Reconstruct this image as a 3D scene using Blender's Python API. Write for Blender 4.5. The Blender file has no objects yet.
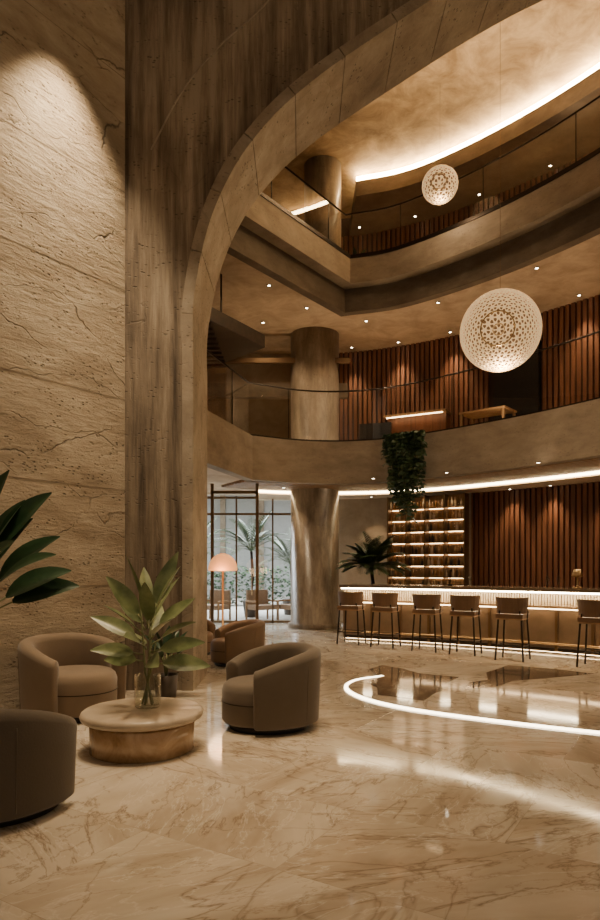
import bpy, bmesh, math, random
from mathutils import Vector, Matrix, Euler
random.seed(7)
R=random.Random(11)
sc=bpy.context.scene
COL=sc.collection

# ------------------------------------------------------------ materials
class NT:
    def __init__(s,name):
        s.m=bpy.data.materials.new(name); s.m.use_nodes=True
        s.t=s.m.node_tree; s.n=s.t.nodes; s.l=s.t.links
        s.b=s.n['Principled BSDF']; s.out=s.n['Material Output']
        s.tc=s.n.new('ShaderNodeTexCoord')
    def new(s,ty,ins=None,**kw):
        n=s.n.new(ty)
        for k,v in kw.items(): setattr(n,k,v)
        if ins:
            for k,v in ins.items():
                if isinstance(v,bpy.types.NodeSocket): s.l.new(v,n.inputs[k])
                else: n.inputs[k].default_value=v
        return n
    def map(s,scale=(1,1,1),rot=(0,0,0),vec=None):
        n=s.new('ShaderNodeMapping'); n.inputs['Scale'].default_value=scale; n.inputs['Rotation'].default_value=rot
        s.l.new(vec or s.tc.outputs['Object'],n.inputs['Vector']); return n.outputs[0]
    def noise(s,vec,scale=1,detail=6,rough=.55,dist=0,w=None):
        n=s.new('ShaderNodeTexNoise'); 
        if w is not None:
            n.noise_dimensions='4D'; s.l.new(w,n.inputs['W'])
        s.l.new(vec,n.inputs['Vector']); n.inputs['Scale'].default_value=scale; n.inputs['Detail'].default_value=detail
        n.inputs['Roughness'].default_value=rough; n.inputs['Distortion'].default_value=dist; return n.outputs['Fac']
    def ramp(s,fac,stops,interp='LINEAR'):
        n=s.new('ShaderNodeValToRGB'); n.color_ramp.interpolation=interp
        e=n.color_ramp.elements
        while len(e)<len(stops): e.new(.5)
        for i,(p,c) in enumerate(stops):
            e[i].position=p; e[i].color=(c,c,c,1) if isinstance(c,(int,float)) else (*c,1)
        s.l.new(fac,n.inputs[0]); return n.outputs[0]
    def mix(s,f,a,b,mode='MIX'):
        n=s.new('ShaderNodeMix',data_type='RGBA',blend_type=mode)
        for i,v in ((0,f),(6,a),(7,b)):
            if isinstance(v,bpy.types.NodeSocket): s.l.new(v,n.inputs[i])
            else: n.inputs[i].default_value=v if i==0 else (*v,1)
        return n.outputs[2]
    def math(s,op,a,b=0.0):
        n=s.new('ShaderNodeMath',operation=op)
        for i,v in ((0,a),(1,b)):
            if isinstance(v,bpy.types.NodeSocket): s.l.new(v,n.inputs[i])
            else: n.inputs[i].default_value=v
        return n.outputs[0]
    def bump(s,h,strength=.3,dist=.02):
        n=s.new('ShaderNodeBump'); s.l.new(h,n.inputs['Height']); n.inputs['Strength'].default_value=strength
        n.inputs['Distance'].default_value=dist; s.l.new(n.outputs[0],s.b.inputs['Normal'])
    def set(s,**k):
        for a,v in k.items():
            a={'color':'Base Color','rough':'Roughness','metal':'Metallic','spec':'Specular IOR Level','ec':'Emission Color','es':'Emission Strength','trans':'Transmission Weight','coat':'Coat Weight','sheen':'Sheen Weight','ior':'IOR'}[a]
            if isinstance(v,bpy.types.NodeSocket): s.l.new(v,s.b.inputs[a])
            else: s.b.inputs[a].default_value=(*v,1) if isinstance(v,tuple) else v

def simple(name,color,rough=.5,metal=0,var=.12,scale=6,bump=0,**k):
    t=NT(name); n=t.noise(t.map(),scale,5)
    c=t.mix(n,tuple(x*(1-var) for x in color),tuple(min(1,x*(1+var)) for x in color))
    t.set(color=c,rough=rough,metal=metal,**k)
    if bump: t.bump(t.noise(t.map(),scale*25,3),bump,.005)
    return t.m
def emis(name,color,strength):
    t=NT(name); t.set(color=color,ec=color,es=strength); return t.m

def travertine(name,dark,mid,light,streak=(.6,.6,3),rough=.75,cracks=.6,bump=.6,vs=(.35,.35,.75),pit=1.0,con=1.0,dist=.8,rugged=0):
    t=NT(name); v=t.map(streak)
    big=t.noise(t.map((.5,.5,.5)),1,4,.5,.4)
    st=t.noise(v,1.6,9,.68,dist)
    fac=t.math('ADD',t.math('MULTIPLY',st,.65),t.math('MULTIPLY',big,.35))
    col=t.ramp(fac,[(.5-.16/con,dark),(.5,mid),(.5+.15/con,light)])
    dn=t.new('ShaderNodeTexNoise',{'Scale':1.3,'Detail':5.0}); t.l.new(t.tc.outputs['Object'],dn.inputs['Vector'])
    add=t.new('ShaderNodeVectorMath',operation='MULTIPLY_ADD'); t.l.new(dn.outputs['Color'],add.inputs[0]); add.inputs[1].default_value=(.9,.9,.5); t.l.new(t.tc.outputs['Object'],add.inputs[2])
    vo=t.new('ShaderNodeTexVoronoi',feature='DISTANCE_TO_EDGE'); t.l.new(t.map(vs,vec=add.outputs[0]),vo.inputs['Vector']); vo.inputs['Scale'].default_value=1.5
    cr=t.ramp(vo.outputs['Distance'],[(0,1),(.007,0)])
    mask=t.ramp(t.noise(t.map((1,1,1)),1.1,3),[(.46,0),(.58,1)])
    crk=t.math('MULTIPLY',t.math('MULTIPLY',cr,mask),cracks)
    pv=t.new('ShaderNodeTexVoronoi'); t.l.new(t.map((14,14,26)),pv.inputs['Vector']); pv.inputs['Scale'].default_value=1
    pm=t.ramp(t.noise(t.map((1.5,1.5,5)),1.2,5,.7),[(.50,0),(.60,1)])
    pits=t.math('MULTIPLY',t.math('MULTIPLY',t.ramp(pv.outputs['Distance'],[(.16,1),(.32,0)]),pm),pit)
    holes=t.math('MAXIMUM',crk,pits)
    col2=t.mix(t.math('MULTIPLY',holes,.65),col,tuple(x*.35 for x in dark))
    t.set(color=col2,rough=rough,spec=.3)
    fine=t.noise(t.map((1,1,1)),9,6,.65)
    h=t.math('SUBTRACT',t.math('ADD',t.math('MULTIPLY',st,.5),t.math('MULTIPLY',fine,.35)),holes)
    if rugged:
        ch=t.noise(t.map((1.2,1.2,5)),3.2,8,.7,.3)
        h=t.math('ADD',h,t.math('MULTIPLY',ch,rugged))
    t.bump(h,bump,.035); return t.m

M_LWALL=travertine('travertine_wall',(.26,.195,.132),(.41,.33,.238),(.54,.455,.345),(.6,.6,1.6),cracks=1,bump=1,vs=(.32,.32,1.0),rugged=1.3,pit=.8)
M_PIER=travertine('weathered_stone_pier',(.06,.043,.03),(.19,.145,.103),(.36,.295,.22),(4.2,4.2,.30),cracks=.3,bump=.5,vs=(.5,.5,.25),pit=.9,con=1.2,dist=.15)
M_ARCH=travertine('arch_soffit_stone',(.19,.145,.104),(.31,.25,.185),(.44,.37,.285),(1.2,1.2,1.2),cracks=.3,bump=.4,dist=.3)
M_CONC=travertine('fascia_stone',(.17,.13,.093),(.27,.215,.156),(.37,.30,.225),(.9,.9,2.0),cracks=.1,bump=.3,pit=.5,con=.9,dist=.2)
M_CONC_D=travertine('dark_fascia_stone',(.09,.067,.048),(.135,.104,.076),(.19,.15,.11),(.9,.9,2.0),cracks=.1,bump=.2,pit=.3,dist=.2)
M_COLM=travertine('column_stone',(.11,.08,.056),(.23,.178,.128),(.38,.31,.23),(2.6,2.6,.7),rough=.3,cracks=.2,bump=.25,pit=.5,con=1.1,dist=.3)
def plaster(name,a,b,rough=.8):
    t=NT(name); n=t.noise(t.map(),1.6,9,.68,.5)
    t.set(color=t.ramp(n,[(.36,a),(.64,b)]),rough=rough); t.bump(t.noise(t.map(),6,6),.25,.02); return t.m
M_CEIL=plaster('gold_plaster_ceiling',(.28,.18,.088),(.60,.43,.24))
M_SOFF=plaster('soffit_plaster',(.36,.265,.175),(.56,.435,.30))
M_WALLP=plaster('back_wall_plaster',(.30,.23,.155),(.42,.335,.235))
M_LOWC=plaster('bar_ceiling_plaster',(.5,.39,.27),(.6,.49,.35))

def wood(name,a,b,rough=.45,sc_=(9,9,.8)):
    t=NT(name); n=t.noise(t.map(sc_),1,6,.6,.5); t.set(color=t.ramp(n,[(.3,a),(.7,b)]),rough=rough); return t.m
M_SLAT=wood('walnut_slats',(.095,.036,.017),(.24,.096,.045))
M_SLATB=wood('slat_backing',(.018,.008,.005),(.035,.014,.008))
M_DWOOD=wood('dark_timber',(.025,.015,.009),(.055,.033,.02),.5,(1.5,9,9))
M_OAK=wood('oak_wood',(.24,.135,.062),(.38,.23,.115))
M_DARK=simple('dark_bronze_metal',(.035,.026,.02),.35,.8)
M_BRASS=simple('brushed_brass',(.55,.38,.2),.3,1)
M_BRONZE=simple('bronze_frame',(.20,.125,.065),.4,.8)
M_BLACK=simple('black_paint',(.012,.01,.01),.5)
M_VELV=simple('taupe_velvet',(.19,.135,.088),.85,0,.2,3,.3,sheen=.25)
M_VELVD=simple('brown_grey_velvet',(.115,.088,.063),.85,0,.2,3,.3,sheen=.2)
M_VELVC=simple('dark_taupe_velvet',(.085,.065,.047),.85,0,.2,3,.3,sheen=.2)
M_LEATH=simple('cognac_leather',(.17,.105,.058),.5,0,.15,5,.15)
M_TAN=simple('brown_leather_seat',(.155,.085,.043),.5,0,.15,8,.15)
M_TERR=simple('terrace_cushion',(.30,.2,.13),.7)
M_POT=simple('dark_ceramic_pot',(.06,.045,.035),.4)
M_SOIL=simple('soil',(.03,.02,.012),.95)
M_BARST=simple('bar_top_stone',(.15,.11,.075),.18,0,.3,4)
M_CREAM=simple('cream_fluted_panel',(.70,.56,.38),.5)
M_PANEL=simple('bar_stone_panel',(.22,.155,.10),.3,.0,.45,3)
def leafmat(name,a,b):
    t=NT(name); n=t.noise(t.map((1,1,1)),5,4); t.set(color=t.ramp(n,[(.35,a),(.65,b)]),rough=.35,spec=.5); return t.m
M_LEAF=leafmat('pale_green_leaf',(.085,.115,.045),(.23,.265,.12))
M_LEAFD=leafmat('dark_green_leaf',(.012,.034,.014),(.03,.065,.027))
M_LEAFI=leafmat('ivy_leaf',(.02,.045,.02),(.06,.10,.04))
M_LEAFM=leafmat('palm_leaf',(.03,.06,.022),(.08,.12,.045))
M_STEM=simple('stem',(.16,.17,.07),.6)

def tablemat():
    t=NT('travertine_table'); n=t.noise(t.map((1,1,3)),3,8,.6,.6)
    t.set(color=t.ramp(n,[(.3,(.38,.305,.225)),(.7,(.56,.47,.365))]),rough=.35); return t.m
M_TAB=tablemat()
def tablebase():
    t=NT('polished_burl_base'); n=t.noise(t.map((1,1,1)),3,8,.6,1.0)
    t.set(color=t.ramp(n,[(.3,(.20,.115,.055)),(.5,(.38,.245,.135)),(.7,(.56,.41,.26))]),rough=.10,spec=.7); return t.m
M_TABB=tablebase()

def marble(name,tile=.95,rot=.55,cols=None,amp=1.0):
    t=NT(name); v=t.map((1,1,1),(0,0,rot))
    br=t.new('ShaderNodeTexBrick',{'Color1':(0,0,0,1),'Color2':(1,1,1,1),'Mortar':(.5,.5,.5,1),'Scale':1.0,'Mortar Size':.002,'Brick Width':tile*2.0,'Row Height':tile})
    t.l.new(v,br.inputs['Vector'])
    w=t.math('MULTIPLY',br.outputs['Color'],37.0)
    vv=t.new('ShaderNodeVectorRotate'); t.l.new(t.tc.outputs['Object'],vv.inputs['Vector']); t.l.new(w,vv.inputs['Angle'])
    sv=t.map((.5,1.5,1),vec=vv.outputs[0])
    base=t.noise(sv,1.1,8,.58,.8,w=w)
    col=t.ramp(base,cols or [(.30,(.36,.29,.215)),(.42,(.48,.405,.315)),(.54,(.57,.50,.405)),(.70,(.67,.61,.52))])
    n2=t.noise(sv,.9,6,.58,1.0,w=w)
    vein=t.ramp(t.math('ABSOLUTE',t.math('SUBTRACT',n2,.5)),[(0,1),(.004,.5),(.016,0)])
    n3=t.noise(t.map((1,1,1)),.6,7,.6,1.0)
    vein2=t.ramp(t.math('ABSOLUTE',t.math('SUBTRACT',n3,.5)),[(0,1),(.003,.5),(.011,0)])
    n4=t.noise(sv,2.0,6,.62,.8,w=w)
    vein3=t.ramp(t.math('ABSOLUTE',t.math('SUBTRACT',n4,.52)),[(0,1),(.004,.4),(.016,0)])
    n5=t.noise(sv,1.7,7,.6,.6,w=w)
    vein4=t.ramp(t.math('ABSOLUTE',t.math('SUBTRACT',n5,.46)),[(0,1),(.003,.4),(.009,0)])
    col=t.mix(t.math('MULTIPLY',vein,.75*amp),col,(.20,.14,.09))
    col=t.mix(t.math('MULTIPLY',vein2,.6*amp),col,(.21,.15,.10))
    col=t.mix(t.math('MULTIPLY',vein3,.5*amp),col,(.78,.73,.65))
    col=t.mix(t.math('MULTIPLY',vein4,.5*amp),col,(.25,.18,.12))
    col=t.mix(t.math('MULTIPLY',br.outputs['Fac'],.4),col,(.24,.185,.13))
    t.set(color=col,rough=t.ramp(base,[(.3,.04),(.7,.12)]),spec=.7)
    t.bump(t.math('SUBTRACT',t.math('MULTIPLY',t.noise(t.map(),1.5,3),.12),t.math('MULTIPLY',br.outputs['Fac'],.2)),.25,.01)
    return t.m
M_FLOOR=marble('marble_tile_floor')
M_INLAY=marble('bookmatched_marble',2.2,.25,amp=1.15)
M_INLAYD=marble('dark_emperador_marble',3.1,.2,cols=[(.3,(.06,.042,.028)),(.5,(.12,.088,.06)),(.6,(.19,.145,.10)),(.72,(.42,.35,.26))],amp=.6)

def glassmat(name,tint=(.95,.97,.96),refl=.5):
    t=NT(name); t.n.remove(t.b)
    tr=t.new('ShaderNodeBsdfTransparent',{'Color':(*tint,1)}); gl=t.new('ShaderNodeBsdfGlossy',{'Roughness':.02,'Color':(.95,.92,.88,1)})
    lw=t.new('ShaderNodeLayerWeight',{'Blend':.5}); mx=t.new('ShaderNodeMixShader')
    f=t.math('MULTIPLY',t.math('POWER',lw.outputs['Facing'],3.5),refl)
    t.l.new(t.math('MINIMUM',t.math('ADD',f,.035),1.0),mx.inputs[0]); t.l.new(tr.outputs[0],mx.inputs[1]); t.l.new(gl.outputs[0],mx.inputs[2]); t.l.new(mx.outputs[0],t.out.inputs[0]); return t.m
M_GLASS=glassmat('clear_glass',(.98,.985,.975),.6)
M_VASE=glassmat('vase_glass',(.92,.93,.9),.9)
M_BOTTLE=simple('amber_bottle_glass',(.5,.26,.1),.1,0,.5,9,trans=.3)
WARM=(1,.73,.44); WARM2=(1,.77,.49)
M_LED=emis('led_strip',(1,.77,.44),20)
M_LEDBAR=emis('bar_led_strip',(1,.80,.50),36)
M_LEDB=emis('shelf_led',(1,.70,.38),12)
M_LEDC=emis('cove_led',(1,.73,.38),85)
M_LEDF=emis('floor_led',(1,.84,.58),10)
M_DL=emis('downlight_lens',(1,.82,.6),30)
M_LAMP=emis('glowing_shade',(1,.40,.14),1.05)
def latt():
    t=NT('woven_cane_shell'); n=t.noise(t.map(),7,4)
    t.set(color=t.ramp(n,[(.3,(.40,.28,.15)),(.7,(.60,.45,.26))]),rough=.6,ec=(1,.62,.28),es=.72); return t.m
M_LATT=latt()
def corem():
    t=NT('pendant_dark_core'); t.set(color=(.10,.06,.03),rough=.8,ec=(1,.5,.2),es=.12); return t.m  # dark brown tone paints the shade seen through the shell holes
M_CORE=corem()

# ------------------------------------------------------------ mesh builder
class MB:
    def __init__(s): s.v=[];s.f=[];s.mi=[];s.sm=[];s.mats=[];s.M=Matrix.Identity(4)
    def m(s,mat):
        if mat not in s.mats: s.mats.append(mat)
        return s.mats.index(mat)
    def add(s,vs,fs,mat,smooth=False):
        o=len(s.v); s.v+=[tuple(s.M@Vector(v)) for v in vs]; i=s.m(mat)
        for f in fs: s.f.append([o+k for k in f]); s.mi.append(i); s.sm.append(smooth)
    def box(s,c,d,mat,rz=0,rx=0):
        m=Matrix.Translation(c)@Euler((rx,0,rz)).to_matrix().to_4x4()
        vs=[m@Vector((x*d[0]/2,y*d[1]/2,z*d[2]/2)) for x in(-1,1) for y in(-1,1) for z in(-1,1)]
        s.add(vs,[(0,1,3,2),(4,6,7,5),(0,4,5,1),(2,3,7,6),(0,2,6,4),(1,5,7,3)],mat)
    def lathe(s,prof,mat,c=(0,0,0),n=40,sx=1,sy=1,smooth=True,m=None):
        vs=[];fs=[]; k=len(prof)
        for i in range(n):
            a=2*math.pi*i/n
            for r,z in prof:
                p=Vector((c[0]+r*math.cos(a)*sx,c[1]+r*math.sin(a)*sy,c[2]+z)); vs.append(m@p if m else p)
        for i in range(n):
            j=(i+1)%n
            for q in range(k-1): fs.append((i*k+q,j*k+q,j*k+q+1,i*k+q+1))
        s.add(vs,fs,mat,smooth)
    def tube(s,pts,r,mat,n=8,r2=None):
        pts=[Vector(p) for p in pts]; vs=[];fs=[];L=len(pts)
        for i,p in enumerate(pts):
            d=(pts[min(i+1,L-1)]-pts[max(i-1,0)]).normalized()
            u=d.cross(Vector((0,0,1))); 
            if u.length<.05: u=d.cross(Vector((1,0,0)))
            u.normalize(); w=d.cross(u)
            rr=r if r2 is None else r+(r2-r)*i/(L-1)
            for k in range(n):
                a=2*math.pi*k/n; vs.append(p+u*rr*math.cos(a)+w*rr*math.sin(a))
        for i in range(L-1):
            for k in range(n): fs.append((i*n+k,i*n+(k+1)%n,(i+1)*n+(k+1)%n,(i+1)*n+k))
        fs.append(list(range(n))[::-1]); fs.append([(L-1)*n+k for k in range(n)])
        s.add(vs,fs,mat,True)
    def ribbon(s,path,o0,o1,z0,z1,mat):
        a=offset(path,o0); b=offset(path,o1); vs=[];fs=[];L=len(path)
        for p,q in zip(a,b): vs+=[(*p,z0),(*q,z0),(*q,z1),(*p,z1)]
        for i in range(L-1):
            for k in range(4): fs.append((i*4+k,i*4+(k+1)%4,(i+1)*4+(k+1)%4,(i+1)*4+k))
        fs.append((0,3,2,1)); e=(L-1)*4; fs.append((e,e+1,e+2,e+3)); s.add(vs,fs,mat)
    def prism(s,poly,z0,z1,mat):
        n=len(poly); vs=[(*p,z0) for p in poly]+[(*p,z1) for p in poly]
        fs=[list(range(n))[::-1],[n+i for i in range(n)]]+[(i,(i+1)%n,n+(i+1)%n,n+i) for i in range(n)]
        s.add(vs,fs,mat)
    def leaf(s,base,d,length,width,mat,bend=.6,fold=.18,n=9,power=.8,roll=0):
        d=Vector(d).normalized(); up=Vector((0,0,1)); side=d.cross(up)
        if side.length<.05: side=Vector((1,0,0))
        side.normalize()
        if roll: side=Matrix.Rotation(roll,3,d)@side
        p=Vector(base); vs=[];fs=[]
        for i in range(n+1):
            t=i/n; w=width*.5*math.sin(math.pi*min(1,(t*.97+.015))**power)**.85
            nm=side.cross(d).normalized()
            for k in(-1,-.5,0,.5,1): vs.append(p+side*w*k+nm*(abs(k)*w*fold*2))
            p=p+d*(length/n); d=(d+Vector((0,0,-1))*bend/n).normalized()
            side=(side-d*side.dot(d)).normalized()
        for i in range(n):
            for k in range(4): fs.append((i*5+k,i*5+k+1,(i+1)*5+k+1,(i+1)*5+k))
        s.add(vs,fs,mat,True)
    def frond(s,base,d,length,mat,leaflet=.3,n=14,bend=1.1,lw=.035):
        d=Vector(d).normalized(); p=Vector(base); pts=[p.copy()]
        for i in range(n):
            p=p+d*length/n; pts.append(p.copy()); side=d.cross(Vector((0,0,1))).normalized()
            if i>2:
                l=leaflet*(math.sin(math.pi*(i/n)**.8)*.8+.25)
                for sg in(-1,1): s.leaf(p,(side*sg+d*.7+Vector((0,0,.1))),l,lw,mat,.5,.1,4)
            d=(d+Vector((0,0,-1))*bend/n).normalized()
        s.tube(pts,.012,mat,5,.004)
    def obj(s,name,loc=(0,0,0),rz=0,bevel=0,fix=True):
        me=bpy.data.meshes.new(name); me.from_pydata(s.v,[],s.f)
        for m in s.mats: me.materials.append(m)
        me.polygons.foreach_set('material_index',s.mi); me.polygons.foreach_set('use_smooth',s.sm); me.update()
        if fix:
            bm=bmesh.new(); bm.from_mesh(me); bmesh.ops.recalc_face_normals(bm,faces=bm.faces); bm.to_mesh(me); bm.free()
        o=bpy.data.objects.new(name,me); COL.objects.link(o); o.location=loc; o.rotation_euler=(0,0,rz)
        if bevel:
            b=o.modifiers.new('bevel','BEVEL'); b.width=bevel; b.segments=2; b.limit_method='ANGLE'
        return o

def offset(path,o):
    out=[];L=len(path)
    for i,p in enumerate(path):
        p=Vector(p); ns=[]
        if i>0: t=(p-Vector(path[i-1])).normalized(); ns.append(Vector((-t.y,t.x)))
        if i<L-1: t=(Vector(path[i+1])-p).normalized(); ns.append(Vector((-t.y,t.x)))
        if len(ns)==2:
            n=(ns[0]+ns[1]).normalized(); n=n/max(.4,n.dot(ns[0]))
        else: n=ns[0]
        out.append(tuple(p+n*o))
    return out
def smooth(pts,k=8):
    P=[Vector(p) for p in pts]; P=[2*P[0]-P[1]]+P+[2*P[-1]-P[-2]]; out=[]
    for i in range(1,len(P)-2):
        for j in range(k):
            t=j/k; a,b,c,d=P[i-1:i+3]
            out.append(tuple(.5*((2*b)+(c-a)*t+(2*a-5*b+4*c-d)*t*t+(-a+3*b-3*c+d)*t**3)))
    out.append(tuple(P[-2])); return out
def resample(path,step):
    out=[];acc=0;nxt=0
    for i in range(len(path)-1):
        a=Vector(path[i]);b=Vector(path[i+1]);l=(b-a).length; 
        while nxt<=acc+l:
            t=(nxt-acc)/l; out.append((a.lerp(b,t),(b-a).normalized())); nxt+=step
        acc+=l
    return out

# ------------------------------------------------------------ plan curves (metres)
F1=smooth([(-1.1,14.5),(.0,15.1),(1.1,15.2),(2.3,14.7),(3.9,13.1),(5.2,11.3),(6.2,9.2),(6.8,6.8),(7.0,4.0)])
F2=smooth([(1.04,15.1),(2.3,14.6),(3.9,13.1),(5.2,11.3),(6.2,9.2),(6.8,6.8),(7.0,4.0)])
L1=[(-2.3,9.7),(-1.75,12.2)]+F1
L2=[(-3.0,9.7)]+F2
BW=smooth([(.9,18.2),(2.2,17.8),(3.8,16.9),(5.3,15.6),(6.8,13.9),(8.2,11.5),(9.0,9),(9.4,6),(9.5,4)])
CEIL=11.25

# ------------------------------------------------------------ shell
b=MB(); b.box((0,7.2,-.1),(22,22.2,.2),M_FLOOR); b.obj('floor')
wl0=(-2.235,8.3); dx,dy=-.565,-.825; LW=[(wl0[0]+dx*9.5,wl0[1]+dy*9.5),wl0]
b=MB(); b.ribbon(LW,0,.35,0,CEIL,M_LWALL)
for z in (1.35,2.55,3.7,5.1,6.35,7.8,9.3): b.ribbon(LW,-.003,.0,z,z+.008,M_CONC)
b.obj('wall_left')
# arch wall
AR=smooth([(-1.40,4.2),(-1.39,5.0),(-1.2,5.94),(-.85,6.72),(-.38,7.33),(.13,7.79),(.64,8.16),(1.09,8.46),(1.7,8.86),(2.5,9.36),(3.43,9.86),(4.6,10.35),(6.0,10.8)],6)
AR=[(-1.40,0.0),(-1.40,2.1)]+AR
y0,y1=8.3,9.5
b=MB()
poly=[(p[0],p[1]) for p in AR]+[(6.0,CEIL),(-2.235,CEIL),(-2.235,0)]
N=len(poly)
b.add([(x,y0,z) for x,z in poly]+[(x,y1,z) for x,z in poly],[list(range(N)),[N+i for i in range(N)][::-1]]+[(i,(i+1)%N,N+(i+1)%N,N+i) for i in range(N)],M_PIER)
b.obj('wall_arch')
b=MB(); sam=resample(AR,.80); fineall=[p for p,_ in resample(AR,.08)]
for i in range(len(sam)-1):
    fine=fineall[i*10:i*10+11]
    if len(fine)<4: continue
    g=.007 if sam[i][0].y>4.6 else 0
    ins=[];ou=[]
    for k,p in enumerate(fine):
        q0=fine[max(0,k-1)];q1=fine[min(len(fine)-1,k+1)]; t=(q1-q0).normalized(); nn=Vector((t.y,-t.x))
        pp=p.copy()
        if k==0: pp=p+t*g
        if k==len(fine)-1: pp=p-t*g
        ins.append(pp+nn*.04); ou.append(pp-nn*.10)
    vs=[]
    for p,q in zip(ins,ou): vs+=[(p.x,y0-.03,p.y),(p.x,y1+.03,p.y),(q.x,y1+.03,q.y),(q.x,y0-.03,q.y)]
    fs=[]
    for k in range(len(ins)-1):
        for e in range(4): fs.append((k*4+e,k*4+(e+1)%4,k*4+4+(e+1)%4,k*4+4+e))
    fs.append((0,1,2,3)); e=(len(ins)-1)*4; fs.append((e,e+3,e+2,e+1)); b.add(vs,fs,M_ARCH)
b.obj('trim_arch_voussoirs')
b=MB(); arc=smooth([(-1.9,6.9),(-1.5,7.65),(-1.05,8.2),(-.6,8.6),(-.1,9.15),(.1,9.6)],8)
b.tube([(x,y0-.004,z) for x,z in arc],.012,M_ARCH); b.obj('trim_arc_inlay')

# ceiling with cove
b=MB(); b.box((0,7.2,CEIL+.15),(22,22.2,.3),M_CEIL); b.obj('ceiling')
ring=offset(F2,1.0)
b=MB(); poly=ring+[(10.9,4.0),(10.9,18.3),(ring[0][0],18.3)]
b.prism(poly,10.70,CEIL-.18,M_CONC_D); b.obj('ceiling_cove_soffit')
b=MB(); b.ribbon(ring,.04,.08,CEIL-.175,CEIL-.05,M_LEDC); b.obj('cove_led_strip')

def slab(name,path,z0,z1,mat):
    b=MB(); b.prism(path+[(10.9,4.0),(10.9,18.3),(-10.9,18.3),(-10.9,9.7)],z0,z1,mat); return b.obj(name)
slab('ceiling_ground_level',offset(L1,.05),3.56,4.36,M_SOFF)
slab('ceiling_mezzanine',offset(L2,.05),7.5,8.45,M_SOFF)
b=MB(); b.ribbon(L1,-.05,.18,3.5,4.48,M_CONC); b.obj('trim_fascia_mezzanine')
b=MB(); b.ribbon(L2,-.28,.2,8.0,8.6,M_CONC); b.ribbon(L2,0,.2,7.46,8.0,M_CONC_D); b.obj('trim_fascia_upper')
b=MB(); b.ribbon(L2,-.30,.22,8.56,8.64,M_DARK); b.obj('trim_upper_edge')
LI=offset(F1,1.75)
LI=[p for p in LI if p[0]>-1.2]
b=MB(); b.prism(LI+[(10.9,4.0),(10.9,18.3),(-1.2,18.3)],3.42,3.57,M_LOWC); b.obj('ceiling_bar')
b=MB(); b.ribbon(LI,-.05,-.01,3.45,3.53,M_LED); b.obj('bar_ceiling_led_strip')
b=MB()
for k in range(10):
    o=.28+k*.145; b.ribbon(F1,o,o+.08,3.50,3.56,M_OAK)
b.obj('ceiling_timber_slats')

# back walls
b=MB(); b.ribbon(BW,0,.3,0,CEIL,M_SLATB); b.obj('wall_back')
b=MB()
def slats(z0,z1,skip=None):
    for p,t in resample(BW,.135):
        if skip and skip(p): continue
        a=math.atan2(t.y,t.x); nn=Vector((-t.y,t.x)); c=p-nn*.035
        b.box((c.x,c.y,(z0+z1)/2),(.085,.07,z1-z0),M_SLAT,a)
slats(.0,3.42,lambda p:p.x<4.35)
slats(4.36,7.5,lambda p:4.75<p.x<5.7)
slats(8.45,10.72)
b.box((5.2,15.60,5.6),(1.15,.08,2.5),M_BLACK,-.77); b.box((5.2,15.58,6.88),(1.25,.14,.08),M_BRONZE,-.77)  # black door panel and bronze head, joined into the slat mesh
b.obj('wall_slats_with_door')
b=MB(); b.ribbon([p for p in BW if p[0]<4.5],-.1,-.0,0,3.42,M_WALLP); b.obj('wall_bar_plaster')
b=MB(); b.box((-5.0,18.3,7.8),(12,.3,6.9),M_WALLP); b.obj('wall_back_left')
b=MB(); b.box((-10.9,13.9,5.6),(.3,9,11.25),M_WALLP); b.obj('wall_side_left')
b=MB(); b.lathe([(.0,0),(.68,0),(.68,.12),(.62,.14),(.62,8.0),(0,8.0)],M_COLM,n=64); b.obj('stone_column',(.38,16.7,0))
b=MB(); b.lathe([(.0,0),(.45,0),(.45,CEIL-8.45),(0,CEIL-8.45)],M_COLM,n=64); b.obj('stone_column',(.55,15.75,8.45))

b=MB(); b.prism([(-2.3,10.4),(-.7,13.0),(-2.0,14.4),(-6,14.4),(-6,10.4)],5.95,6.2,M_DWOOD)
for k in range(14):
    y=10.6+k*.27; b.box((-3.2,y,5.93),(2.4 if y<11 else 3.2,.08,.06),M_DWOOD)
b.tube([(-1.6,13.2,6.1),(-1.6,13.2,7.5)],.02,M_DARK); b.tube([(-2.6,11.2,6.1),(-2.6,11.2,7.5)],.02,M_DARK)
b.obj('timber_canopy')
b=MB(); b.box((-3.0,17.2,6.2),(8.5,.25,.35),M_CONC); b.box((-3.0,16.4,6.75),(8.5,.12,.12),M_BRONZE); b.obj('trim_mezzanine_beam')

def railing(name,path,off,z0,z1):
    b=MB(); b.ribbon(path,off-.008,off+.008,z0,z1-.03,M_GLASS); g=b.obj('glass_panels')
    b2=MB(); b2.tube([(x,y,z1) for x,y in offset(path,off)],.02,M_DARK)
    b2.ribbon(path,off-.03,off+.03,z0-.02,z0+.05,M_DARK)
    for p,t in resample(offset(path,off),2.0): b2.box((p.x,p.y,(z0+z1)/2),(.01,.02,z1-z0),M_DARK,math.atan2(t.y,t.x))
    r=b2.obj(name); g.parent=r; return r
rail1=railing('glass_railing',L1,.06,4.48,5.68)
railing('glass_railing',L2,-.05,8.62,9.7)

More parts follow.
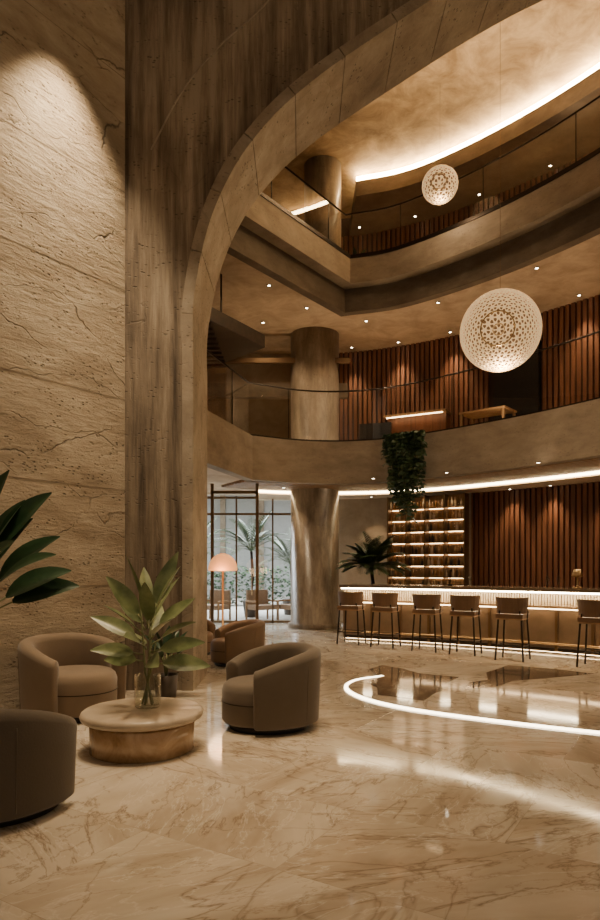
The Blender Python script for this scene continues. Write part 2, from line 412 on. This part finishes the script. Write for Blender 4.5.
# ------------------------------------------------------------ bar
BP=smooth([(.95,14.0),(2.3,13.3),(3.8,12.28),(5.2,11.15),(6.4,9.9)])
b=MB()
b.ribbon(BP,.06,.42,.0,1.1,M_PANEL)
b.ribbon(BP,-.26,.55,1.125,1.185,M_BARST)
b.ribbon(BP,-.10,.08,.82,.86,M_OAK)
for p,t in resample(BP,.05):
    nn=Vector((-t.y,t.x)); c=p+nn*.05; b.box((c.x,c.y,.99),(.03,.04,.26),M_CREAM,math.atan2(t.y,t.x))
for p,t in resample(BP,.62):
    nn=Vector((-t.y,t.x)); c=p+nn*.04; b.box((c.x,c.y,.44),(.05,.06,.8),M_BRONZE,math.atan2(t.y,t.x))
b.ribbon(BP,.02,.08,.0,.10,M_DARK)
b.tube([(x,y,.2) for x,y in offset(BP,-.16)],.018,M_BRASS)
b.ribbon(BP,-.16,-.12,1.095,1.122,M_LEDBAR)
b.ribbon(BP,-.08,-.05,.80,.818,M_LEDB)
b.ribbon(BP,-.0,.02,.03,.036,M_LEDB)
b.obj('bar_counter')
def glassware(loc):
    b=MB(); b.lathe([(0,0),(.035,0),(.035,.006),(.005,.01),(.005,.08),(.03,.1),(.04,.15),(.034,.2)],M_VASE,n=16); return b.obj('wine_glass',loc)
for x,y in ((3.2,12.95),(3.35,12.85),(4.55,11.95),(4.7,11.8)): glassware((x,y,1.186))
b=MB(); b.lathe([(0,0),(.09,0),(.09,.02),(.015,.03),(.015,.2),(.07,.2),(.1,.22),(.06,.34),(0,.34)],M_BRASS,n=24); b.obj('bar_table_lamp',(4.95,11.6,1.186))
b=MB(); b.tube([(0,0,0),(0,0,.28),(0,-.03,.33),(0,-.12,.33),(0,-.14,.28)],.014,M_DARK); b.lathe([(0,0),(.05,0),(.05,.03),(0,.03)],M_DARK,n=16); b.obj('beer_tap',(3.0,13.0,1.186))

# back bar shelf
SX0=Vector((2.35,16.95)); SX1=Vector((4.05,15.85)); d=(SX1-SX0); L=d.length; ang=math.atan2(d.y,d.x)
b=MB(); 
b.box((L/2,.16,1.7),(L,.03,3.3),M_OAK)
for k in range(5): b.box((k*L/4,0,1.7),(.03,.32,3.3),M_BRONZE)
for k in range(8): b.box((L/2,0,1.0+k*.29),(L,.3,.018),M_OAK); b.box((L/2,.13,.983+k*.29),(L,.012,.012),M_LEDB)
b.box((L/2,0,.5),(L,.4,.95),M_SLAT)
shelf=b.obj('back_bar_shelf',(SX0.x,SX0.y,0),ang)
b=MB()
for k in range(8):
    x=.05
    while x<L-.05:
        h=R.uniform(.15,.25); r=R.uniform(.024,.036); z=1.012+k*.29
        b.lathe([(0,z),(r,z),(r,z+h*.6),(r*.35,z+h*.75),(r*.35,z+h),(0,z+h)],R.choice([M_BOTTLE,M_BOTTLE,M_CREAM,M_BRASS,M_VASE,M_POT]),(x,-.03,0),n=8)
        x+=R.uniform(.07,.10)
bo=b.obj('liquor_bottles'); bo.parent=shelf

def stool(loc,rz):
    b=MB()
    for sx in(-1,1):
        for sy in(-1,1):
            b.tube([(sx*.23,sy*.21,0),(sx*.19,sy*.17,.72)],.017,M_DARK)
    b.tube([(-.22,-.2,.25),(.22,-.2,.25),(.22,.2,.25),(-.22,.2,.25),(-.22,-.2,.25)],.010,M_DARK)
    b.box((0,0,.70),(.42,.40,.03),M_OAK); b.box((0,.0,.745),(.45,.43,.07),M_TAN)
    n=12; vs=[];fs=[]
    for i in range(n+1):
        a=math.radians(-72+144*i/n); 
        for r,z in((.235,.79),(.27,.79),(.295,1.06),(.26,1.06)): vs.append((r*math.sin(a),-r*math.cos(a)+.04,z))
    for i in range(n):
        for k in range(4): fs.append((i*4+k,i*4+(k+1)%4,i*4+4+(k+1)%4,i*4+4+k))
    fs+= [(0,1,2,3),(n*4+3,n*4+2,n*4+1,n*4)]
    b.add(vs,fs,M_TAN)
    for sx in(-1,1): b.tube([(sx*.17,-.17,.7),(sx*.17,-.18,.84)],.014,M_DARK); b.tube([(sx*.235,.02,.7),(sx*.25,-.0,.84)],.012,M_DARK)
    return b.obj('bar_stool',loc,rz,bevel=.008)
for x,y,a in ((1.05,13.25,-.45),(1.68,12.75,-.5),(2.38,12.15,-.52),(2.98,11.7,-.55),(3.6,11.0,-.6),(4.65,10.2,-.7),(5.35,9.5,-.7)): stool((x,y,0),a)

# ------------------------------------------------------------ tub chairs
def tub(name,loc,face,mat,mat2=None,s=1.0,ro=.49):
    b=MB(); ri=ro-.145; A=math.radians(126); n=44
    def sec(h):
        cx=(ri+ro)/2;hw=(ro-ri)/2; z0=.05; rc=.07; P=[]
        for (sx,sz,a0) in((1,-1,-90),(1,1,0),(-1,1,90),(-1,-1,180)):
            for k in range(5):
                a=math.radians(a0+90*k/4); ccx=sx*(hw-rc); zz=(h-rc) if sz>0 else (z0+rc*.5)
                P.append((ccx+rc*math.cos(a), zz+rc*math.sin(a)*(1 if sz>0 else .5)))
        return cx,P
    vs=[];fs=[];K=20;T=0
    for i in range(-3,n+4):
        u=min(max(i/n,0),1); extra=0
        if i<0: extra=i; 
        if i>n: extra=i-n
        e=abs(extra)/3; k=max(math.sqrt(max(0.0,1-e*e)),.02)
        a=-A+2*A*u+math.copysign(.065*math.sin(e*math.pi/2),extra) if extra else -A+2*A*u
        w=abs(u*2-1); h=.76-.17*w**2.4
        cx,P=sec(h); zc=(h+.05)/2
        sq=1+.045*(math.sin(2*a)**2)
        for (r,z) in P:
            rr=(cx+r*k)*sq; rr*= 1-.06*(1-(z/.76))
            vs.append((rr*math.sin(a),rr*math.cos(a),zc+(z-zc)*(1-(1-k)*.12)))
        T+=1
    for i in range(T-1):
        for k in range(K): fs.append((i*K+k,i*K+(k+1)%K,(i+1)*K+(k+1)%K,(i+1)*K+k))
    fs.append(list(range(K))); fs.append([(T-1)*K+k for k in range(K)][::-1])
    b.add(vs,fs,mat,True)
    for aa in (-1.15,1.15):
        pts=[]
        for q in range(9):
            z=.10+q/8*.52; rr=(ro+.001)*(1+.045*(math.sin(2*aa)**2))*(1-.06*(1-z/.76)); pts.append((rr*math.sin(aa),rr*math.cos(aa),z))
        b.tube(pts,.0035,mat,6)
    m2=mat2 or mat
    R0=ri+.02
    b.lathe([(0,.06),(R0-.02,.06),(R0,.09),(R0,.36),(R0-.015,.41),(R0-.05,.44),(R0*.5,.455),(0,.457)],m2,(0,-.055,0),n=40,sy=1.1)
    b.lathe([(R0+.002,.255),(R0+.006,.26),(R0+.002,.265)],M_DARK,(0,-.055,0),n=40,sy=1.1)
    b.lathe([(0,0),(.38,0),(.38,.055),(0,.055)],M_BLACK,n=32)
    o=b.obj(name,loc,face+math.pi/2); o.scale=(s,s,s); return o
tub('tub_armchair',(-2.42,6.95,0),math.radians(-40),M_VELV,s=1.1)
tub('tub_armchair',(-.31,6.5,0),math.radians(205),M_VELVD,s=1.04)
tub('tub_armchair',(-1.99,4.3,0),math.radians(60),M_VELVC,s=1.0)
tub('lounge_armchair',(-1.02,10.5,0),math.radians(200),M_LEATH,s=.93)
tub('lounge_armchair',(-1.95,11.7,0),math.radians(-30),M_LEATH,s=.9)
b=MB(); b.lathe([(0,0),(.43,0),(.445,.01),(.445,.235),(.43,.25),(0,.25)],M_TABB,n=72)
b.lathe([(0,.25),(.40,.25),(.40,.27),(0,.27)],M_BLACK,n=48)
b.lathe([(0,.27),(.49,.27),(.515,.285),(.525,.31),(.515,.335),(.495,.35),(0,.352)],M_TAB,n=72)
b.obj('round_coffee_table',(-1.37,5.66,0))

# ------------------------------------------------------------ plants
def vase_plant(loc):
    b=MB()
    b.lathe([(0,.004),(.10,.004),(.112,.02),(.115,.29),(.108,.29),(.104,.03),(0,.02)],M_VASE,n=32)
    rr=random.Random(5)
    for si in range(5):
        ph=si*1.3; top=Vector((.07*math.cos(ph),.05*math.sin(ph),.56+.1*si)); 
        b.tube([(-.05*math.cos(ph),-.05*math.sin(ph),.03),(.03*math.cos(ph),.03*math.sin(ph),.33),top],.010,M_STEM,8,.007)
    nl=22
    for i in range(nl):
        a=i*2.4+.3; t=i/nl; h=.46+.46*t; el=.0+1.25*t
        base=Vector((.03*math.cos(a),.03*math.sin(a),h-.08))
        dr=Vector((math.cos(a)*math.cos(el),math.sin(a)*math.cos(el),math.sin(el)))
        st=base+dr*.10; b.tube([base,st],.008,M_STEM,6)
        roll=rr.uniform(-1.0,1.0)
        if abs(math.sin(a))<.6: roll=math.copysign(rr.uniform(.7,1.2),math.cos(a))
        b.leaf(st,dr,rr.uniform(.36,.44)+(.06 if t>.6 else 0),rr.uniform(.13,.165),M_LEAF,.25,.14,9,.75,roll)
    return b.obj('rubber_plant_in_glass_vase',loc,fix=False)
vase_plant((-1.33,5.68,.354))
def big_plant(name,loc,leaves,mat,pot_r=.26,pot_h=.5,n=9):
    b=MB(); b.lathe([(0,0),(pot_r*.8,0),(pot_r,pot_h),(pot_r*.9,pot_h),(pot_r*.88,pot_h-.04),(0,pot_h-.04)],M_POT,n=32)
    b.lathe([(0,pot_h-.035),(pot_r*.86,pot_h-.035)],M_SOIL,n=24)
    for L_ in leaves:
        az,el,stem,l,w=L_[:5]; roll=L_[5] if len(L_)>5 else 0
        dr=Vector((math.cos(az)*math.cos(el),math.sin(az)*math.cos(el),math.sin(el)))
        p0=Vector((0,0,pot_h-.04)); p1=p0+Vector((dr.x*.25,dr.y*.25,1))*stem*.6; p2=p1+dr*stem*.4
        b.tube([p0,p1,p2],.012,M_STEM,6,.008); b.leaf(p2,dr,l,w,mat,.5,.14,10,.8,roll)
    return b.obj(name,loc,fix=False)
big_plant('bird_of_paradise_plant',(-3.06,5.6,0),[(.0,1.0,1.2,.62,.25,.9),(.0,.95,1.45,.66,.26,1.0),(.15,.6,1.1,.6,.24,.8),(-.5,.8,1.2,.55,.23,1.0),(.15,.45,1.12,.58,.24,.9),(-.1,1.2,1.45,.66,.26,1.1),(.1,1.1,1.3,.62,.26,.7),(2.0,.9,1.1,.5,.2,.4),(3.0,.8,1.1,.4,.2,.3),(-.3,.6,1.25,.62,.24,.6),(.05,.8,1.2,.64,.25,.8)],M_LEAFD,.22,.45)
big_plant('low_foliage_plant',(-1.62,7.85,0),[(a*.75,.7+.3*(a%3),.3,.34,.12) for a in range(11)],M_LEAFD,.15,.28)
def palm(name,loc,h,n,l,mat,pot=True,trunk=0,lw=.035):
    b=MB(); 
    if pot: b.lathe([(0,0),(.2,0),(.27,.5),(.24,.5),(.22,.45),(0,.45)],M_POT,n=24)
    z=.42 if pot else 0
    if trunk: b.tube([(0,0,z),(.05,0,z+trunk*.5),(0,.03,z+trunk)],.06,M_DWOOD,8,.04); z+=trunk
    rr=random.Random(h)
    for i in range(n):
        a=i*2.4; el=rr.uniform(.35,1.35)
        b.frond((0,0,z),(math.cos(a)*math.cos(el),math.sin(a)*math.cos(el),math.sin(el)),l*rr.uniform(.8,1.1),mat,.32,18,1.1,lw)
    return b.obj(name,loc,fix=False)
palm('potted_palm',(1.72,15.6,0),1,44,.88,M_LEAFM,trunk=1.08,lw=.065)
palm('garden_palm',(-1.5,20.0,0),2,26,1.3,M_LEAFM,True,1.6,.05)
palm('garden_palm',(-3.6,21.5,0),3,20,1.6,M_LEAFM,True,1.5,.05)
palm('garden_palm',(-.3,21.0,0),4,26,1.4,M_LEAFM,True,1.2,.05)
b=MB(); b.box((2.30,14.28,4.36),(.86,.2,.2),M_POT,-.66)
rr=random.Random(3)
for i in range(84):
    u=rr.uniform(-.44,.44); x=2.28+u*.82; y=14.26-u*.60-.04+rr.uniform(-.10,.03); ln=(1.98-2.2*abs(u+.0)**1.2)*rr.uniform(.35,1)
    pts=[(x,y+.02,4.42),(x-.02,y-.08,4.47)]; z=4.47; q=[x-.02,y-.12]
    while z>4.52-ln:
        z-=.08; q[0]+=rr.uniform(-.035,.035)-u*.008; q[1]+=rr.uniform(-.02,.01); pts.append((q[0],q[1],z))
        for _ in range(2):
            a=rr.uniform(0,6.28); b.leaf((q[0],q[1],z+.06),(math.cos(a),math.sin(a),-.2),rr.uniform(.09,.15),.10,M_LEAFI,.8,.1,3,roll=rr.uniform(-1.2,1.2))
    b.tube(pts,.004,M_STEM,4)
b.obj('hanging_ivy_planter',fix=False)
big_plant('mezzanine_plant',(1.35,15.7,8.46),[(a*.9,.8,.3,.3,.1) for a in range(7)],M_LEAFD,.12,.25)

# ------------------------------------------------------------ pendants
def pendant(loc,rad,top,sub):
    def shape(v,sc_=1.0):
        x,y,z=v; r=math.hypot(x,z); y*=.72; y*=1-.5*math.exp(-(r/(rad*.30))**4); return (x*sc_,y*sc_,z*sc_)
    bm=bmesh.new(); bmesh.ops.create_icosphere(bm,subdivisions=sub,radius=rad)
    for v in bm.verts: v.co=shape(v.co)
    for f in list(bm.faces):
        c=f.calc_center_median(); vs=list(f.verts); inn=[]
        for k in range(3):
            p=vs[k].co; q=vs[(k+1)%3].co
            inn.append(bm.verts.new(c+(p-c)*.54)); inn.append(bm.verts.new(c+((p+q)/2-c)*.80))
        for k in range(3):
            a0=vs[k];a1=vs[(k+1)%3]
            bm.faces.new((a0,inn[2*k+1],inn[2*k])); bm.faces.new((a0,a1,inn[2*k+1])); bm.faces.new((a1,inn[(2*k+2)%6],inn[2*k+1]))
        bm.faces.remove(f)
    me=bpy.data.meshes.new('lattice_shell'); bm.to_mesh(me); bm.free(); me.materials.append(M_LATT)
    o=bpy.data.objects.new('lattice_shell',me); COL.objects.link(o)
    so=o.modifiers.new('s','SOLIDIFY'); so.thickness=.014
    e=bpy.data.objects.new('woven_pendant_lamp',None); COL.objects.link(e); e.location=loc
    e.rotation_euler=(.22,0,-math.atan2(loc[0],loc[1])-.10)
    o.parent=e
    bm=bmesh.new(); bmesh.ops.create_icosphere(bm,subdivisions=4,radius=rad)
    for v in bm.verts: v.co=shape(v.co,.93)
    me=bpy.data.meshes.new('dark_core'); bm.to_mesh(me); bm.free(); me.materials.append(M_CORE)
    c=bpy.data.objects.new('dark_core',me); COL.objects.link(c); c.parent=e  # solid core added inside the shell so its holes read as dark dots
    for rr_,yy in ((.40,.64),(.14,.37)):
        hp=[(rad*rr_*math.cos(2*math.pi*i/40),-rad*yy,rad*rr_*math.sin(2*math.pi*i/40)) for i in range(41)]
        b=MB(); b.tube(hp,rad*.018,M_BRASS,6); c=b.obj('inner_hoop'); c.parent=e
    b=MB(); b.tube([(0,0,rad*.98),(0,0,(top-loc[2])-.01)],.003,M_BRONZE); c=b.obj('suspension_cable'); c.parent=e; c.rotation_euler=(-.22,0,0)
pendant((3.08,10.0,5.2),.61,CEIL,4)
pendant((2.8,13.0,9.2),.36,CEIL,3)

# ------------------------------------------------------------ floor lamp
b=MB(); b.lathe([(0,0),(.16,0),(.16,.02),(.02,.035),(.016,1.5),(0,1.5)],M_BRASS,n=24)
pr=[(.0,1.80)]+[(.25*math.sin(math.pi/2*k/8),1.52+.28*math.cos(math.pi/2*k/8)) for k in range(1,9)]+[(.24,1.50),(.0,1.50)]
b.lathe(pr,M_LAMP,n=32); b.obj('mushroom_floor_lamp',(-1.33,11.2,0))
b=MB(); b.lathe([(0,0),(.15,0),(.15,.02),(.02,.03),(.02,.5),(.24,.5),(.24,.53),(0,.53)],M_TAB,n=32); b.obj('side_table',(-1.75,10.4,0))

# ------------------------------------------------------------ glazing left back
b=MB(); Y=17.9
b.box((-4.7,Y,1.75),(10.6,.02,3.5),M_GLASS)
for x in (-9.9,-8.6,-7.3,-6.0,-4.8,-3.7,-2.75,-1.75,-.75,.55):
    b.box((x,Y,1.75),(.045,.08,3.5),M_BRONZE)
for z in(.04,3.0,3.45): b.box((-4.7,Y,z),(10.6,.08,.06),M_BRONZE)
b.obj('window_1')
b=MB()
for x in(-2.05,-1.0): b.box((x,15.2,1.75),(.07,.08,3.5),M_BRONZE)
b.box((-1.52,15.2,3.3),(1.1,.08,.07),M_BRONZE); b.box((-1.52,15.2,.04),(1.1,.08,.06),M_BRONZE); b.box((-1.52,15.2,1.7),(1.05,.02,3.2),M_GLASS)
b.tube([(-1.12,15.12,.9),(-1.12,15.12,1.4)],.014,M_BRASS)
b.obj('door_1')
M_EXTF=simple('terrace_paving',(.5,.48,.44),.4); M_EXTW=simple('exterior_facade',(.36,.37,.36),.8); M_HEDGE=leafmat('hedge',(.02,.05,.02),(.07,.13,.06))
b=MB(); b.box((-2,26.4,-.1),(30,16.2,.2),M_EXTF); b.obj('floor_terrace')
b=MB(); b.box((-2,34,3),(30,.3,6),M_EXTW)
for k in range(14): b.box((-14+k*2,33.75,3),(.25,.3,6),M_CONC)
b.obj('exterior_facade')
b=MB()
for i in range(2200):
    x=R.uniform(-9,3); a=R.uniform(0,6.28); b.leaf((x,R.uniform(25,25.8),R.uniform(0.0,1.5)),(math.cos(a),math.sin(a),.6),.25,.12,M_HEDGE,.6,.1,3)
b.obj('hedge',fix=False)
def outchair(loc,rz):
    b=MB(); b.box((0,0,.38),(.7,.65,.14),M_TERR); b.box((0,.3,.62),(.7,.1,.5),M_TERR)
    for sx in(-1,1):
        b.box((sx*.36,0,.55),(.05,.65,.05),M_OAK)
        for sy in(-1,1): b.box((sx*.36,sy*.29,.27),(.05,.05,.55),M_OAK)
    b.obj('terrace_chair',loc,rz,bevel=.01)
outchair((-1.1,18.9,0),.6); outchair((-2.5,18.9,0),-.5); outchair((-.2,19.0,0),-.8)

# ------------------------------------------------------------ floor inlay + LED
EP=smooth([(1.2,9.3),(.78,8.95),(.62,8.4),(.8,7.75),(1.3,7.15),(2.2,6.55),(3.2,6.02),(4.6,5.35),(6.0,4.8)])
b=MB(); b.prism(EP+[(6.0,8.6),(4.3,9.6),(3.0,10.6),(1.9,11.6),(1.3,11.0)],0.0,.012,M_INLAY)
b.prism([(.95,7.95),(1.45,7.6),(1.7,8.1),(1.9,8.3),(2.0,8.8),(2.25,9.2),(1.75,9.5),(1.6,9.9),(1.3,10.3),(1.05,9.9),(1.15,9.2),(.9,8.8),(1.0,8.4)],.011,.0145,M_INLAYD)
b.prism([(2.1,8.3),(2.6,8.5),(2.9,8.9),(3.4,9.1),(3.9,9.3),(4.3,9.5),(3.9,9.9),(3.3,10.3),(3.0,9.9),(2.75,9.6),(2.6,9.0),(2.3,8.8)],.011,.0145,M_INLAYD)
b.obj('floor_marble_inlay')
b=MB(); b.ribbon(EP,-.045,0.0,0.0,.018,M_LEDF); b.obj('floor_led_strip')

def desk(loc,rz,w):
    b=MB(); b.box((0,0,.98),(w,.6,.05),M_OAK); b.box((0,.1,.48),(w*.94,.4,.95),M_SLAT); b.box((0,-.28,.93),(w*.9,.02,.02),M_LEDB); b.obj('reception_desk',loc,rz)
desk((2.95,16.3,4.37),-.5,1.6)
b=MB(); b.box((0,0,.55),(.8,.1,.5),M_BLACK); b.box((0,0,.15),(.1,.1,.3),M_BLACK); b.box((0,0,.01),(.5,.3,.02),M_BLACK); b.obj('display_screen',(1.9,16.4,4.37),-.3)
b=MB(); b.box((0,0,.72),(1.1,.7,.04),M_OAK)
for sx in(-1,1):
    for sy in(-1,1): b.box((sx*.5,sy*.3,.36),(.05,.05,.72),M_OAK)
b.obj('cafe_table',(4.3,14.9,4.37),-.7)

# ------------------------------------------------------------ downlights + lights
def look(o,tgt):
    o.rotation_euler=(Vector(tgt)-o.location).to_track_quat('-Z','Y').to_euler()
def spot(loc,tgt,e,ang=70,blend=.8,color=WARM,rad=.05,name='spot_lamp'):
    l=bpy.data.lights.new(name,'SPOT'); l.energy=e; l.spot_size=math.radians(ang); l.spot_blend=blend; l.color=color; l.shadow_soft_size=rad
    o=bpy.data.objects.new(name,l); COL.objects.link(o); o.location=loc; look(o,tgt); return o
def area(loc,tgt,e,sx,sy,color=WARM,name='area_lamp'):
    l=bpy.data.lights.new(name,'AREA'); l.shape='RECTANGLE'; l.size=sx; l.size_y=sy; l.energy=e; l.color=color
    o=bpy.data.objects.new(name,l); COL.objects.link(o); o.location=loc; look(o,tgt); return o
DL=[]
def dl(x,y,z,e=0,ang=80,tgt=None):
    DL.append((x,y,z))
    if e: spot((x,y,z-.03),tgt or (x,y,0),e,ang)
for x,y in((.15,14.9),(-.65,13.7),(-1.6,12.6),(1.6,15.7),(3.1,14.6),(4.7,12.9),(6.0,10.8),(-.9,15.8)): dl(x,y,7.5,130,110)
for x,y in((1.4,17.6),(2.6,17.2),(3.8,16.45),(6.1,14.2),(7.2,12.7)): dl(x,y,7.5,260,68)
for x,y in((1.6,17.5),(3.0,16.95),(4.4,15.95),(5.7,14.8),(7.0,13.2)): dl(x,y,10.70,220,75)
for x,y in((1.9,17.3),(5.0,15.5),(5.7,14.8),(6.5,13.8),(7.3,12.6)): dl(x,y,3.42,110,75)
for x,y in((3.0,13.3),(4.4,12.0),(1.6,14.2),(-.4,15.9),(5.4,11.6)): dl(x,y,3.5,60,95)
for x,y in((-1.2,6.5),(-.9,5.2),(.6,4.8),(.5,7.2),(3.2,7.0),(1.8,9.2),(-1.2,4.6),(4.6,8.8),(2.6,11.2)): dl(x,y,CEIL,1150,28)
b=MB()
for x,y,z in DL:
    b.lathe([(0,-.012),(.03,-.012),(.03,0)],M_DL,(x,y,z),n=12); b.lathe([(.031,-.014),(.05,-.014),(.05,0)],M_DARK,(x,y,z),n=12)
b.obj('recessed_downlights')
spot((-2.2,7.1,8.1),(-2.80,7.5,5.2),1300,64,1,WARM2,.06,'wall_washer')
spot((-2.7,5.5,9.4),(-3.5,6.1,4.6),380,50,1,WARM2,.06,'wall_washer')
spot((-1.2,5.0,7.0),(-1.75,8.3,3.6),400,44,1,WARM2,.1,'pier_washer')
area((3.2,10.5,CEIL-.9),(3.2,10.5,20),140,5,5,WARM,'cove_uplight')
for x,y in((-.6,15.6),(2.0,15.6),(4.3,13.9),(6.0,11.6)): spot((x,y,4.5),(x,y,9),70,130,1,WARM,.15,'added_soffit_fill')  # unseen spots added on the mezzanine to brighten the soffit above
# pendant bulbs (placed just below each lamp)
for p,e_ in (((3.08,9.9,4.5),90),((2.8,12.9,8.75),35)):
    l=bpy.data.lights.new('pendant_bulb','POINT'); l.energy=e_; l.color=WARM; l.shadow_soft_size=.12; o=bpy.data.objects.new('pendant_bulb',l); COL.objects.link(o); o.location=p
area((-3,23,7),(-3,22,0),6000,10,6,(.86,.93,1),'terrace_daylight')
l=bpy.data.lights.new('floor_lamp_bulb','POINT'); l.energy=16; l.color=(1,.6,.3); l.shadow_soft_size=.2; o=bpy.data.objects.new('floor_lamp_bulb',l); COL.objects.link(o); o.location=(-1.33,10.85,1.45)

# world
w=bpy.data.worlds.new('world'); sc.world=w; w.use_nodes=True; nt=w.node_tree; bg=nt.nodes['Background']
tc=nt.nodes.new('ShaderNodeTexCoord'); sp=nt.nodes.new('ShaderNodeSeparateXYZ'); nt.links.new(tc.outputs['Generated'],sp.inputs[0])
rp=nt.nodes.new('ShaderNodeValToRGB'); mr=nt.nodes.new('ShaderNodeMapRange'); mr.inputs[1].default_value=-1; mr.inputs[2].default_value=1
nt.links.new(sp.outputs[1],mr.inputs[0]); nt.links.new(mr.outputs[0],rp.inputs[0])
e=rp.color_ramp.elements; e[0].position=.45; e[0].color=(.27,.205,.14,1); e[1].position=.65; e[1].color=(.72,.78,.82,1)
nt.links.new(rp.outputs[0],bg.inputs[0]); bg.inputs[1].default_value=1.0

# camera
cd=bpy.data.cameras.new('camera'); cam=bpy.data.objects.new('camera',cd); COL.objects.link(cam); sc.camera=cam
cam.location=(0,0,1.6); cam.rotation_euler=(math.pi/2,0,0)
cd.sensor_fit='VERTICAL'; cd.sensor_height=24; cd.lens=650/920*24; cd.shift_y=105/920; cd.clip_end=200
